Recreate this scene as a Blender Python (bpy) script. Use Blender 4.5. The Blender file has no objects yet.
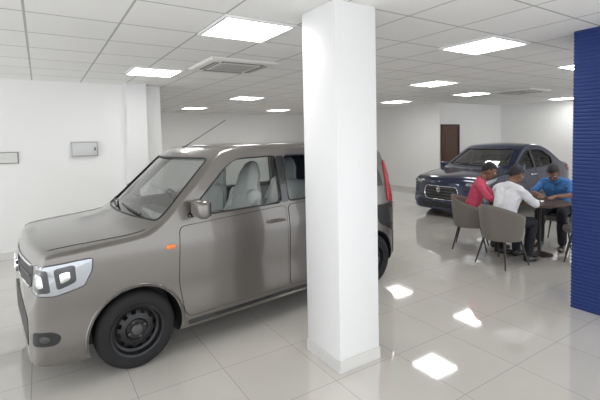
import bpy, bmesh, math, random
from mathutils import Vector, Matrix, noise as mnoise
from mathutils.bvhtree import BVHTree
random.seed(3)
SC = bpy.context.scene
COL = SC.collection
R = math.radians
V = Vector

# ------------------------------------------------------------------ materials
def mat(name, col, rough=.5, metal=0., coat=0., noise=0., nscale=8., bump=0., bscale=60., spec=.5, sheen=0., emit=None, estr=0., croat=.03):
    m = bpy.data.materials.new(name); m.use_nodes = True
    nt = m.node_tree; b = nt.nodes['Principled BSDF']
    b.inputs['Base Color'].default_value = (*col, 1)
    b.inputs['Roughness'].default_value = rough
    b.inputs['Metallic'].default_value = metal
    b.inputs['Coat Weight'].default_value = coat
    b.inputs['Coat Roughness'].default_value = croat
    b.inputs['Specular IOR Level'].default_value = spec
    b.inputs['Sheen Weight'].default_value = sheen
    tc = nt.nodes.new('ShaderNodeTexCoord')
    if noise:
        n = nt.nodes.new('ShaderNodeTexNoise'); n.inputs['Scale'].default_value = nscale
        nt.links.new(tc.outputs['Object'], n.inputs['Vector'])
        mx = nt.nodes.new('ShaderNodeMix'); mx.data_type = 'RGBA'
        mx.inputs[6].default_value = (*[c*(1-noise) for c in col], 1)
        mx.inputs[7].default_value = (*[min(1, c*(1+noise)) for c in col], 1)
        nt.links.new(n.outputs['Fac'], mx.inputs[0]); nt.links.new(mx.outputs[2], b.inputs['Base Color'])
    if bump:
        n2 = nt.nodes.new('ShaderNodeTexNoise'); n2.inputs['Scale'].default_value = bscale
        nt.links.new(tc.outputs['Object'], n2.inputs['Vector'])
        bp = nt.nodes.new('ShaderNodeBump'); bp.inputs['Strength'].default_value = bump; bp.inputs['Distance'].default_value = .01
        nt.links.new(n2.outputs['Fac'], bp.inputs['Height']); nt.links.new(bp.outputs['Normal'], b.inputs['Normal'])
    if emit:
        b.inputs['Emission Color'].default_value = (*emit, 1); b.inputs['Emission Strength'].default_value = estr
    return m

def tile_mat(name, c1, c2, cm, size, mortar, rough, ox, oy, noise=.0, spec=.5, coat=0.):
    m = bpy.data.materials.new(name); m.use_nodes = True
    nt = m.node_tree; b = nt.nodes['Principled BSDF']
    tc = nt.nodes.new('ShaderNodeTexCoord'); mp = nt.nodes.new('ShaderNodeMapping')
    mp.inputs['Location'].default_value = (ox, oy, 0)
    br = nt.nodes.new('ShaderNodeTexBrick'); br.offset = 0; br.squash = 1
    br.inputs['Scale'].default_value = 1; br.inputs['Brick Width'].default_value = size; br.inputs['Row Height'].default_value = size
    br.inputs['Mortar Size'].default_value = mortar; br.inputs['Mortar Smooth'].default_value = .1; br.inputs['Bias'].default_value = 0
    br.inputs['Color1'].default_value = (*c1, 1); br.inputs['Color2'].default_value = (*c2, 1); br.inputs['Mortar'].default_value = (*cm, 1)
    nt.links.new(tc.outputs['Object'], mp.inputs['Vector']); nt.links.new(mp.outputs['Vector'], br.inputs['Vector'])
    n = nt.nodes.new('ShaderNodeTexNoise'); n.inputs['Scale'].default_value = 2.2; n.inputs['Detail'].default_value = 6
    nt.links.new(tc.outputs['Object'], n.inputs['Vector'])
    mr = nt.nodes.new('ShaderNodeMapRange'); mr.inputs[3].default_value = 1-noise; mr.inputs[4].default_value = 1+noise
    nt.links.new(n.outputs['Fac'], mr.inputs[0])
    mx = nt.nodes.new('ShaderNodeMix'); mx.data_type = 'RGBA'; mx.blend_type = 'MULTIPLY'; mx.inputs[0].default_value = 1
    nt.links.new(br.outputs['Color'], mx.inputs[6]); nt.links.new(mr.outputs[0], mx.inputs[7])
    nt.links.new(mx.outputs[2], b.inputs['Base Color'])
    b.inputs['Roughness'].default_value = rough; b.inputs['Specular IOR Level'].default_value = spec
    b.inputs['Coat Weight'].default_value = coat; b.inputs['Coat Roughness'].default_value = rough
    return m

def glass_mat(name, tint, boost=0., ior=1.5):
    m = bpy.data.materials.new(name); m.use_nodes = True
    nt = m.node_tree; nt.nodes.clear()
    out = nt.nodes.new('ShaderNodeOutputMaterial'); tr = nt.nodes.new('ShaderNodeBsdfTransparent'); gl = nt.nodes.new('ShaderNodeBsdfGlossy')
    tr.inputs[0].default_value = (*tint, 1); gl.inputs['Roughness'].default_value = .02
    fr = nt.nodes.new('ShaderNodeFresnel'); fr.inputs[0].default_value = ior
    ad = nt.nodes.new('ShaderNodeMath'); ad.operation = 'ADD'; ad.use_clamp = True; ad.inputs[1].default_value = boost
    nt.links.new(fr.outputs[0], ad.inputs[0])
    mx = nt.nodes.new('ShaderNodeMixShader')
    nt.links.new(ad.outputs[0], mx.inputs[0]); nt.links.new(tr.outputs[0], mx.inputs[1]); nt.links.new(gl.outputs[0], mx.inputs[2])
    nt.links.new(mx.outputs[0], out.inputs[0])
    return m

CEIL = 2.66
KS = 1.067                    # plan scale of the ceiling fittings
TILE = .645
M = {}
M['wall'] = mat('wall_paint', (.84, .84, .83), .55, noise=.015, nscale=1.5)
M['pillar'] = mat('pillar_paint', (.79, .79, .795), .5, noise=.012, nscale=2)
M['skirt'] = mat('skirting_tile', (.66, .65, .63), .2)
M['floor'] = tile_mat('floor_tile', (.60, .575, .53), (.58, .555, .51), (.37, .35, .325), .6, .0025, .05, .12, .2, .05, .9, .7)
M['ceiling'] = tile_mat('ceiling_tile', (.89, .89, .88), (.87, .87, .86), (.48, .48, .48), TILE, .009, .8, -(1.558-TILE/2), -(3.254-TILE/2), .03, .2)
M['lightframe'] = mat('white_metal_frame', (.8, .8, .8), .4)
M['diffuser'] = mat('light_diffuser', (1, 1, 1), .5, emit=(1, .99, .97), estr=7.5)
M['acwhite'] = mat('ac_plastic', (.80, .79, .77), .45)
M['acdark'] = mat('ac_vent_dark', (.10, .10, .10), .5)
M['acgrey'] = mat('ac_grille_grey', (.46, .45, .43), .5)
M['blue'] = mat('blue_wave_panel', (.0055, .028, .155), .55, noise=.08, nscale=3)
M['doorbrown'] = mat('brown_door_wood', (.09, .035, .02), .45, noise=.25, nscale=6)
M['doorframe'] = mat('dark_door_frame', (.06, .025, .016), .5)
M['steel'] = mat('steel', (.6, .6, .6), .25, 1.)
M['chrome'] = mat('chrome', (.85, .85, .86), .08, 1.)
M['dullchrome'] = mat('satin_chrome', (.55, .56, .58), .2, 1.)
M['panelbox'] = mat('painted_steel_box', (.52, .53, .53), .4)
M['boxgap'] = mat('box_shadow_gap', (.30, .30, .30), .5)
M['darktrim'] = mat('dark_edge', (.10, .10, .10), .5)
M['signframe'] = mat('sign_frame_grey', (.22, .22, .21), .5)
M['sign'] = mat('sign_silver', (.55, .55, .52), .35, .3, noise=.06, nscale=30)
M['greypaint'] = mat('grey_metallic_paint', (.160, .148, .136), .28, .6, 1., noise=.02, nscale=200)
M['bluepaint'] = mat('navy_metallic_paint', (.006, .013, .050), .22, .3, 1., noise=.02, nscale=200)
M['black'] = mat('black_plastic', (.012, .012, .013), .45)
M['gloss'] = mat('gloss_black', (.008, .008, .009), .12, coat=.6)
M['interior'] = mat('car_interior', (.08, .077, .073), .8)
M['rubber'] = mat('tyre_rubber', (.009, .009, .010), .8, bump=.2, bscale=90)
M['steelwheel'] = mat('black_steel_wheel', (.014, .014, .016), .38, .2)
M['alloy'] = mat('alloy_wheel', (.45, .46, .48), .25, .9)
M['glass'] = glass_mat('window_glass', (.78, .81, .80), .02, 1.3)
M['wscreen'] = glass_mat('windscreen_glass', (.74, .78, .78), .22)
M['lens'] = mat('headlight_lens', (.40, .42, .45), .06, .6, 1.)
M['lensdark'] = mat('headlight_inner', (.05, .053, .058), .1, .6, 1.)
M['amber'] = mat('amber_lens', (.85, .20, .02), .2, coat=.6)
M['red'] = mat('red_lens', (.36, .010, .016), .18, coat=.6)
M['plastic_cover'] = mat('plastic_seat_cover', (.92, .93, .92), .18, coat=.8, bump=1., bscale=16)
M['fabric'] = mat('taupe_fabric', (.175, .155, .135), .9, noise=.12, nscale=120, sheen=.2, bump=.15, bscale=300)
M['chairleg'] = mat('chair_leg_metal', (.03, .022, .018), .45)
M['tabletop'] = mat('dark_walnut_top', (.065, .036, .022), .35, noise=.3, nscale=9)
M['paper'] = mat('paper', (.80, .80, .77), .8)
M['skin1'] = mat('skin_brown', (.20, .098, .058), .5, noise=.05, nscale=20)
M['hair'] = mat('black_hair', (.010, .009, .009), .55, bump=.6, bscale=160)
M['eye'] = mat('eye_white', (.8, .78, .75), .2)
M['pupil'] = mat('iris_dark', (.015, .01, .008), .2)
M['lip'] = mat('lips', (.17, .06, .05), .5)
M['pink'] = mat('pink_shirt', (.58, .075, .14), .85, noise=.08, nscale=25, bump=.5, bscale=30)
M['white'] = mat('white_shirt', (.74, .74, .77), .85, noise=.03, nscale=25, bump=.5, bscale=30)
M['bluecloth'] = mat('blue_shirt', (.045, .16, .39), .85, noise=.08, nscale=25, bump=.5, bscale=30)
M['trouser'] = mat('dark_trousers', (.012, .013, .020), .85, bump=.4, bscale=30)
M['shoe'] = mat('black_shoe', (.012, .011, .010), .3)
M['hubgrey'] = mat('hub_grey', (.08, .08, .08), .35, .5)
M['dash'] = mat('dash_grey', (.04, .04, .04), .7)

# ------------------------------------------------------------------ mesh helpers
def tag(o, label=None, cat=None, group=None, kind=None):
    if label: o['label'] = label
    if cat: o['category'] = cat
    if group: o['group'] = group
    if kind: o['kind'] = kind
    return o

def link(name, me, parent=None):
    o = bpy.data.objects.new(name, me); COL.objects.link(o)
    if parent: o.parent = parent
    return o

def empty(name, label, cat, loc=(0, 0, 0), rz=0, group=None):
    o = link(name, None); o.location = loc; o.rotation_euler = (0, 0, rz); o.empty_display_size = .1
    return tag(o, label, cat, group)

def frame_of(d):
    d = d.normalized(); a = V((0, 0, 1)) if abs(d.z) < .9 else V((1, 0, 0))
    s = d.cross(a).normalized(); return s, s.cross(d).normalized()

class MB:
    def __init__(s): s.v = []; s.f = []
    def add(s, vs, fs):
        b = len(s.v); s.v += [V(p) for p in vs]; s.f += [tuple(i+b for i in f) for f in fs]; return s
    def box(s, c, d, rz=0):
        c = V(c); h = V(d)/2; m = Matrix.Rotation(rz, 3, 'Z')
        vs = [c + m @ V((x*h.x, y*h.y, z*h.z)) for x in (-1, 1) for y in (-1, 1) for z in (-1, 1)]
        return s.add(vs, [(0, 1, 3, 2), (4, 6, 7, 5), (0, 4, 5, 1), (2, 3, 7, 6), (0, 2, 6, 4), (1, 5, 7, 3)])
    def rbox(s, c, d, bev=.02, seg=3, mtx=None, taper=None):
        bm = bmesh.new(); bmesh.ops.create_cube(bm, size=1)
        for v in bm.verts:
            v.co = V((v.co.x*d[0], v.co.y*d[1], v.co.z*d[2]))
        bmesh.ops.bevel(bm, geom=bm.edges[:], offset=bev, segments=seg, affect='EDGES', profile=.5)
        bm.verts.index_update()
        m = mtx or Matrix.Identity(3)
        vs = []
        for v in bm.verts:
            p = v.co.copy()
            if taper: k = 1-taper*(p.z/d[2]+.5); p.x *= k; p.y *= k
            vs.append(V(c) + m @ p)
        s.add(vs, [tuple(x.index for x in f.verts) for f in bm.faces]); bm.free(); return s
    def rings(s, rs, cap=True):
        n = len(rs[0]); vs = [p for r in rs for p in r]; fs = []
        for i in range(len(rs)-1):
            for j in range(n):
                k = (j+1) % n; fs.append((i*n+j, i*n+k, (i+1)*n+k, (i+1)*n+j))
        if cap: fs.append(tuple(range(n))[::-1]); fs.append(tuple((len(rs)-1)*n+j for j in range(n)))
        return s.add(vs, fs)
    def tube(s, pts, r, n=8, closed=False, cap=True):
        pts = [V(p) for p in pts]; L = len(pts); rs = []
        rad = r if isinstance(r, (list, tuple)) else [r]*L
        ps = None
        for i, p in enumerate(pts):
            if closed: t = pts[(i+1) % L]-pts[i-1]
            else: t = pts[min(i+1, L-1)]-pts[max(i-1, 0)]
            if t.length < 1e-9: t = V((0, 0, 1))
            t.normalize()
            if ps is None: a, b = frame_of(t)
            else:
                a = (ps - t*ps.dot(t))
                a = a.normalized() if a.length > 1e-6 else frame_of(t)[0]
                b = a.cross(t).normalized()
            ps = a
            rs.append([p + (a*math.cos(2*math.pi*k/n) + b*math.sin(2*math.pi*k/n))*rad[i] for k in range(n)])
        if closed:
            nn = n; vs = [q for q_ in rs for q in q_]; fs = []
            for i in range(L):
                for j in range(nn):
                    k = (j+1) % nn; i2 = (i+1) % L
                    fs.append((i*nn+j, i*nn+k, i2*nn+k, i2*nn+j))
            return s.add(vs, fs)
        return s.rings(rs, cap)
    def capsule(s, p0, r0, p1, r1, n=14, k=5):
        p0, p1 = V(p0), V(p1); d = p1-p0
        if d.length < 1e-6: d = V((0, 0, 1e-4))
        t = d.normalized(); a, b = frame_of(t); rs = []
        for i in range(k+1):
            ph = -math.pi/2 + math.pi/2*i/k
            rr = max(r0*math.cos(ph), r0*.02); c = p0 + t*(r0*math.sin(ph))
            rs.append([c + (a*math.cos(2*math.pi*j/n)+b*math.sin(2*math.pi*j/n))*rr for j in range(n)])
        for i in range(k+1):
            ph = math.pi/2*i/k
            rr = max(r1*math.cos(ph), r1*.02); c = p1 + t*(r1*math.sin(ph))
            rs.append([c + (a*math.cos(2*math.pi*j/n)+b*math.sin(2*math.pi*j/n))*rr for j in range(n)])
        return s.rings(rs)
    def ellipsoid(s, c, rad, ax=None, n=20, k=12):
        c = V(c); ax = ax or (V((1, 0, 0)), V((0, 1, 0)), V((0, 0, 1))); rs = []
        for i in range(k+1):
            ph = -math.pi/2 + math.pi*i/k; cp = max(math.cos(ph), .02)
            rs.append([c + ax[0]*(rad[0]*cp*math.cos(2*math.pi*j/n)) + ax[1]*(rad[1]*cp*math.sin(2*math.pi*j/n)) + ax[2]*(rad[2]*math.sin(ph)) for j in range(n)])
        return s.rings(rs)
    def lathe(s, prof, c=(0, 0, 0), axis='Z', n=40, cap=True, holes=(), sx=1.):
        c = V(c); rs = []
        for r, h in prof:
            r = max(r, .0005); ring = []
            for j in range(n):
                a = 2*math.pi*j/n
                ring.append(c + (V((r*math.cos(a)*(sx if math.cos(a) > 0 else 1), r*math.sin(a), h)) if axis == 'Z' else V((r*math.cos(a), h, r*math.sin(a)))))
            rs.append(ring)
        if holes:
            vs = [p for r in rs for p in r]; fs = []
            for i in range(len(rs)-1):
                for j in range(n):
                    if i in holes and j % 4 in (0, 1): continue
                    k = (j+1) % n; fs.append((i*n+j, i*n+k, (i+1)*n+k, (i+1)*n+j))
            return s.add(vs, fs)
        return s.rings(rs, cap)
    def mesh(s, name, fix=True):
        me = bpy.data.meshes.new(name); me.from_pydata([tuple(v) for v in s.v], [], s.f); me.validate()
        if fix:
            bm = bmesh.new(); bm.from_mesh(me); bmesh.ops.recalc_face_normals(bm, faces=bm.faces); bm.to_mesh(me); bm.free()
        return me
    def build(s, name, m, parent=None, ang=35, smooth=True, fix=True):
        me = s.mesh(name, fix); me.materials.append(m)
        if smooth:
            for p in me.polygons: p.use_smooth = True
            me.set_sharp_from_angle(angle=R(ang))
        return link(name, me, parent)
    def remesh(s, name, m, parent, vox=.008, it=2, folds=0.):
        me = s.mesh(name); tmp = link('tmp_'+name, me)
        md = tmp.modifiers.new('r', 'REMESH'); md.mode = 'VOXEL'; md.voxel_size = vox
        sm = tmp.modifiers.new('s', 'SMOOTH'); sm.iterations = it; sm.factor = .5
        out = bake(tmp, name); out.materials.clear(); out.materials.append(m)
        if folds:
            ns = [v.normal.copy() for v in out.vertices]
            for v, n in zip(out.vertices, ns):
                p = v.co; q = V((p.x*9+p.z*6, p.y*9, p.z*11-p.x*5))
                k = 1-abs(mnoise.noise(q))*2.6
                v.co = p+n*(folds*max(k, -.6)*.7+folds*.5*mnoise.noise(p*26))
        for p in out.polygons: p.use_smooth = True
        return link(name, out, parent)

def bake(o, name):
    bpy.context.view_layer.update()
    dg = bpy.context.evaluated_depsgraph_get()
    me = bpy.data.meshes.new_from_object(o.evaluated_get(dg)); me.name = name
    old = o.data; bpy.data.objects.remove(o); bpy.data.meshes.remove(old)
    return me

def pchip(pts):
    X = [p[0] for p in pts]; Y = [p[1] for p in pts]; n = len(X)
    h = [X[i+1]-X[i] for i in range(n-1)]; d = [(Y[i+1]-Y[i])/h[i] for i in range(n-1)]
    m = [0]*n; m[0] = d[0]; m[-1] = d[-1]
    for i in range(1, n-1):
        if d[i-1]*d[i] > 0:
            w1 = 2*h[i]+h[i-1]; w2 = h[i]+2*h[i-1]; m[i] = (w1+w2)/(w1/d[i-1]+w2/d[i])
    def f(x):
        if x <= X[0]: return Y[0]
        if x >= X[-1]: return Y[-1]
        i = 0
        while x > X[i+1]: i += 1
        t = (x-X[i])/h[i]; t2 = t*t; t3 = t2*t
        return (2*t3-3*t2+1)*Y[i] + (t3-2*t2+t)*h[i]*m[i] + (-2*t3+3*t2)*Y[i+1] + (t3-t2)*h[i]*m[i+1]
    return f

def round_poly(pts, r, n=5):
    out = []; L = len(pts)
    for i in range(L):
        p = V((*pts[i], 0)); a = V((*pts[i-1], 0)); b = V((*pts[(i+1) % L], 0))
        da = a-p; db = b-p; k = min(r, da.length*.45, db.length*.45)
        p0 = p+da.normalized()*k; p1 = p+db.normalized()*k
        for j in range(n+1):
            t = j/n; q = p0*(1-t)**2 + p*(2*t*(1-t)) + p1*t*t
            out.append((q.x, q.y))
    return out

def densify(pts, step, closed=True):
    out = []; L = len(pts)
    for i in range(L if closed else L-1):
        a = pts[i]; b = pts[(i+1) % L]; k = max(1, int(math.ceil(math.dist(a, b)/step)))
        for j in range(k): out.append((a[0]+(b[0]-a[0])*j/k, a[1]+(b[1]-a[1])*j/k))
    if not closed: out.append(pts[-1])
    return out

# ------------------------------------------------------------------ car shell
class Car:
    def __init__(s, sp): s.sp = sp; s.Zc = pchip(sp['top']); s.P = pchip(sp['plan']); s.sec = pchip(sp['sec']); s.c = pchip(sp['shift']); s.r = pchip(sp['r']); s.zb = pchip(sp['zb'])
    def section(s, x, inset=0., zb=None):
        sp = s.sp; c = s.c(x); crown = sp['crown']; z0 = s.zb(x) if zb is None else zb
        top = lambda q: s.Zc(x-c*q*q)-crown*q*q-inset*1.1
        ze = max(top(1), z0+.06); W = s.P(x)
        r = min(s.r(x), (ze-z0)*.4)
        w = lambda z: max(W*s.sec(z)-inset, .05)
        pts = [(0, z0), (w(z0)*.5, z0), (w(z0)-.05, z0), (w(z0)-.012, z0+.012)]
        n = 24
        for i in range(n+1):
            z = z0+.04+(ze-r-z0-.04)*i/n; pts.append((w(z), z))
        we = w(ze-r); rr = min(r, we*.5)
        for j in range(1, 7):
            ph = math.pi/2*j/6; pts.append((we-rr+rr*math.cos(ph), ze-r+r*math.sin(ph)))
        for j in range(1, 11):
            q = 1-j/10; pts.append(((we-rr)*q, max(top(q), ze) if q > .999 else top(q) if top(q) > z0+.05 else z0+.05))
        return pts
    def loft(s, xs, inset=0., zb=None):
        mb = MB(); rs = []
        for x in xs:
            h = s.section(x, inset, zb); full = h + [(-y, z) for y, z in h[-2:0:-1]]
            rs.append([V((x, y, z)) for y, z in full])
        mb.rings(rs); return mb
    def stations(s):
        L = s.sp['L']; a = [0, .006, .014, .025, .04, .058, .08, .105, .135, .17, .21, .26, .31, .37, .43]
        b = [L-q for q in (0, .006, .014, .025, .04, .058, .08, .105, .135, .17, .21, .26, .31)][::-1]
        n = int((b[0]-a[-1])/.055); mid = [a[-1]+(b[0]-a[-1])*i/n for i in range(1, n)]
        return a+mid+b
    def build_shell(s, root, paint):
        sp = s.sp; mb = s.loft(s.stations()); me = mb.mesh('body')
        s.bvh = BVHTree.FromPolygons([v.co.copy() for v in me.vertices], [tuple(p.vertices) for p in me.polygons])
        x0, x1 = sp['cav']; k = int((x1-x0)/.06)
        cv = s.loft([x0+(x1-x0)*i/k for i in range(k+1)], .05, sp['cavz']).mesh('cav')
        bm = bmesh.new(); bm.from_mesh(me); nf = len(bm.faces); bm.from_mesh(cv); bm.faces.ensure_lookup_table()
        inn = bm.faces[nf:]
        for f in inn: f.material_index = 1
        bmesh.ops.reverse_faces(bm, faces=inn); bm.to_mesh(me); bm.free()
        for m in (paint, M['interior'], M['black']): me.materials.append(m)
        o = link('tmpbody', me)
        c1 = MB()
        for xw in sp['axles']:
            for sg in (-1, 1):
                c1.lathe([(sp['arch'], sg*.52), (sp['arch'], sg*1.3)], (xw, 0, sp['wr']), 'Y', 48)
        for poly in sp['side_win']:
            pl = round_poly(poly, .05)
            c1.rings([[V((x, -1.5, z)) for x, z in pl], [V((x, 1.5, z)) for x, z in pl]])
        c2 = MB()
        for key in ('ws', 'rw'):
            pl = round_poly(sp[key], .05); xa, xb = sp[key+'x']
            c2.rings([[V((xa, y, z)) for y, z in pl], [V((xb, y, z)) for y, z in pl]])
        for c in (c1, c2):
            cm = c.mesh('cut'); co = link('cut', cm)
            md = o.modifiers.new('b', 'BOOLEAN'); md.operation = 'DIFFERENCE'; md.solver = 'EXACT'; md.object = co
            me2 = bake(o, 'body'); bpy.data.objects.remove(co); o = link('tmpbody', me2)
        me = o.data; bpy.data.objects.remove(o)
        for p in me.polygons:
            c = p.center; p.use_smooth = True
            for xw in sp['axles']:
                d = math.hypot(c.x-xw, c.z-sp['wr'])
                if d < sp['arch']+.002 and abs(c.y) > .5: p.material_index = 2
            if c.z < s.zb(c.x)+.005: p.material_index = 2
        me.set_sharp_from_angle(angle=R(32))
        s.root = root
        b = link('body', me, root)
        return b
    def ray(s, o, d):
        h = s.bvh.ray_cast(V(o), V(d).normalized())
        if h[0] is None: h = s.bvh.find_nearest(V(o)+V(d).normalized()*2)
        n = h[1]
        return h[0], n
    def side(s, sg): return lambda x, z: s.ray((x, sg*3, z), (0, -sg, 0))
    def front(s): return lambda y, z: s.ray((-2, y, z), (1, 0, 0))
    def rear(s): return lambda y, z: s.ray((s.sp['L']+2, y, z), (-1, 0, 0))
    def top(s): return lambda x, y: s.ray((x, y, 4), (0, 0, -1))
    def cyl(s, cx, back=False, sg=1):
        k = 1 if back else -1
        def f(a, z):
            d = V((k*math.cos(R(a*100)), sg*math.sin(R(a*100)), 0)); return s.ray(V((cx, 0, z))+d*4, -d)
        return f
    def patch(s, name, pl, proj, off, m, parent=None, thick=.012, step=.04, rings=(1, .97, .8, .55, .3), bulge=0.):
        pl = densify(pl, step); n = len(pl); cx = sum(p[0] for p in pl)/n; cy = sum(p[1] for p in pl)/n
        vs = []; fs = []
        rim = []
        for k, sc in enumerate(rings):
            for p in pl:
                l, nn = proj(cx+(p[0]-cx)*sc, cy+(p[1]-cy)*sc); vs.append(l+nn*(off+bulge*(1-sc*sc)*(1 if k else 0)))
                if k == 0: rim.append(l-nn*thick)
        l, nn = proj(cx, cy); vs.append(l+nn*(off+bulge)); ci = len(vs)-1; K = len(rings)
        b = len(vs); vs += rim
        for k in range(K-1):
            for j in range(n): j2 = (j+1) % n; fs.append((k*n+j, k*n+j2, (k+1)*n+j2, (k+1)*n+j))
        for j in range(n):
            j2 = (j+1) % n; fs.append(((K-1)*n+j, (K-1)*n+j2, ci)); fs.append((j2, j, b+j, b+j2))
        f = fs[-2]; nrm = (vs[f[1]]-vs[f[0]]).cross(vs[f[2]]-vs[f[0]])
        if nrm.dot(nn) < 0: fs = [tuple(reversed(q)) for q in fs]
        mb = MB(); mb.add(vs, fs)
        return mb.build(name, m, parent or s.root, 40, fix=False)
    def line(s, name, pl, proj, r, off, m, parent=None, closed=False, step=.05, n=6):
        pl = densify(pl, step, closed); pts = []
        for p in pl:
            l, nn = proj(*p); pts.append(l+nn*off)
        mb = MB(); mb.tube(pts, r, n, closed); return mb.build(name, m, parent or s.root, 60)

def wheel(root, x, sg, r, y_out, kind):
    w = .17; yo = sg*y_out; d = lambda t: yo-sg*t
    rr = r*.66
    t = MB(); prof = [(rr, d(.012)), (rr+.015, d(.002)), (rr+.05, d(0)), (r-.03, d(.004)), (r-.010, d(.018)), (r, d(.045)), (r, d(.125)), (r-.01, d(.152)), (r-.04, d(.168)), (rr, d(.165)), (rr-.012, d(.12)), (rr-.012, d(.05))]
    t.lathe(prof+[prof[0]], (x, 0, r), 'Y', 48, cap=False)
    wo = t.build('wheel', M['rubber'], root)
    rim = MB()
    if kind == 'steel':
        rim.lathe([(rr+.004, d(.004)), (rr-.012, d(.008)), (rr-.022, d(.05)), (rr-.04, d(.058)), (.145, d(.052)), (.118, d(.038)), (.105, d(.034)), (.085, d(.03)), (.07, d(.045)), (.001, d(.045))], (x, 0, r), 'Y', 48, cap=False, holes=(4,))
        rim.build('rim', M['steelwheel'], wo)
        h = MB(); h.lathe([(rr-.014, d(.10)), (.001, d(.10))], (x, 0, r), 'Y', 32, cap=False); h.build('brake_disc', M['black'], wo)
        c = MB(); c.lathe([(.045, d(.05)), (.043, d(.022)), (.034, d(.014)), (.001, d(.012))], (x, 0, r), 'Y', 24, cap=False)
        c.build('hub_cap', M['hubgrey'], wo)
        for k in range(4):
            a = 2*math.pi*k/4+.4; c = MB(); c.lathe([(.012, d(.05)), (.011, d(.028)), (.001, d(.026))], (x+.062*math.cos(a), 0, r+.062*math.sin(a)), 'Y', 8, cap=False)
            c.build('wheel_nut', M['hubgrey'], wo)
    else:
        rim.lathe([(rr+.004, d(.003)), (rr-.012, d(.006)), (rr-.02, d(.07)), (.05, d(.075)), (.001, d(.075))], (x, 0, r), 'Y', 48, cap=False)
        rim.build('rim', M['black'], wo)
        sp = MB()
        for k in range(10):
            a = 2*math.pi*k/10+.1; u = V((math.cos(a), 0, math.sin(a)))
            sp.tube([V((x, yo-sg*.02, r))+u*.03, V((x, yo-sg*.018, r))+u*(rr-.01)], [.018, .012], 6)
        sp.lathe([(rr+.005, d(.004)), (rr-.016, d(.004)), (rr-.016, d(.03))], (x, 0, r), 'Y', 40, cap=False)
        sp.lathe([(.05, d(.05)), (.045, d(.008)), (.001, d(.004))], (x, 0, r), 'Y', 24, cap=False)
        sp.build('spokes', M['alloy'], wo)
    return wo

def car_seat(root, x, y, wide, m, back_z=1.14, head=(0,), base=.66):
    b = MB(); b.rbox((x-.22, y, base+.10), (.50, wide, .18), .06)
    rot = Matrix.Rotation(R(14), 3, 'Y')
    b.rbox((x+.10, y, (base+.15+back_z)/2), (.15, wide, back_z-base-.10), .06, mtx=rot)
    so = b.build('seat', m, root)
    for hy in head:
        h = MB(); h.rbox((x+.175, y+hy, back_z+.10), (.11, .27, .19), .045, mtx=rot)
        h.build('headrest', m, so)
        if m is M['plastic_cover']:                       # loose cover tented over the headrest and shoulders
            q = MB(); rs = []
            for u, wy, wx, zz in ((0, .30*wide/.46 if len(head) == 1 else .30, .13, -.30), (0, .24, .12, -.14), (0, .17, .095, .0), (0, .155, .085, .10), (0, .09, .05, .205), (0, .02, .015, .235)):
                rs.append([V((x+.165+zz*.25+wx*math.cos(a)*(1+.10*math.sin(5*a+zz*9)), y+hy+wy*math.sin(a)*(1+.06*math.sin(7*a)), back_z+.05+zz)) for a in [2*math.pi*i/28 for i in range(28)]])
            q.rings(rs); q.build('plastic_cover', m, so)
    return so

def mirror(root, x, y, z, sg, paint):
    a = MB(); a.tube([V((x, sg*(y-.09), z-.05)), V((x-.005, sg*(y-.02), z-.04)), V((x, sg*(y+.04), z-.02))], [.028, .024, .03], 10)
    ao = a.build('side_mirror', M['black'], root)
    b = MB(); b.rbox((x-.01, sg*(y+.07), z+.012), (.095, .21, .145), .038, 4)
    b.build('mirror_housing', paint, ao)
    g = MB(); g.rbox((x+.039, sg*(y+.07), z+.012), (.006, .165, .105), .002, 1)
    g.build('mirror_glass', M['lensdark'], ao)
    return ao

def s_emblem(c, w, h, nrm, m, root):
    pts = [(.95, .42), (0, 1), (-.95, .42), (.95, -.42), (0, -1), (-.95, -.42)]
    side = V((0, 1, 0)); up = V((0, 0, 1))
    up = (up-V(nrm)*up.dot(V(nrm))).normalized()
    P = densify([(x*w/2, y*h/2) for x, y in pts], .02, False)
    mb = MB(); mb.tube([V(c)+side*(-x)+up*y for x, y in P], h*.13, 6)
    return mb.build('emblem', m, root)

def stretch(root, x0, k):
    """lengthen the cabin part of a car: meshes behind x0 stretch, wheels only shift"""
    wheels = [o for o in root.children if o.name.split('.')[0] == 'wheel']
    skip = set(wheels)
    for w in wheels:
        skip |= set(w.children)
        cx = sum(v.co.x for v in w.data.vertices)/len(w.data.vertices)
        if cx > x0:
            sh = x0+(cx-x0)*k-cx
            for o in [w]+list(w.children):
                for v in o.data.vertices: v.co.x += sh
    for o in root.children_recursive:
        if o in skip or o.type != 'MESH': continue
        for v in o.data.vertices:
            if v.co.x > x0: v.co.x = x0+(v.co.x-x0)*k

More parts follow.
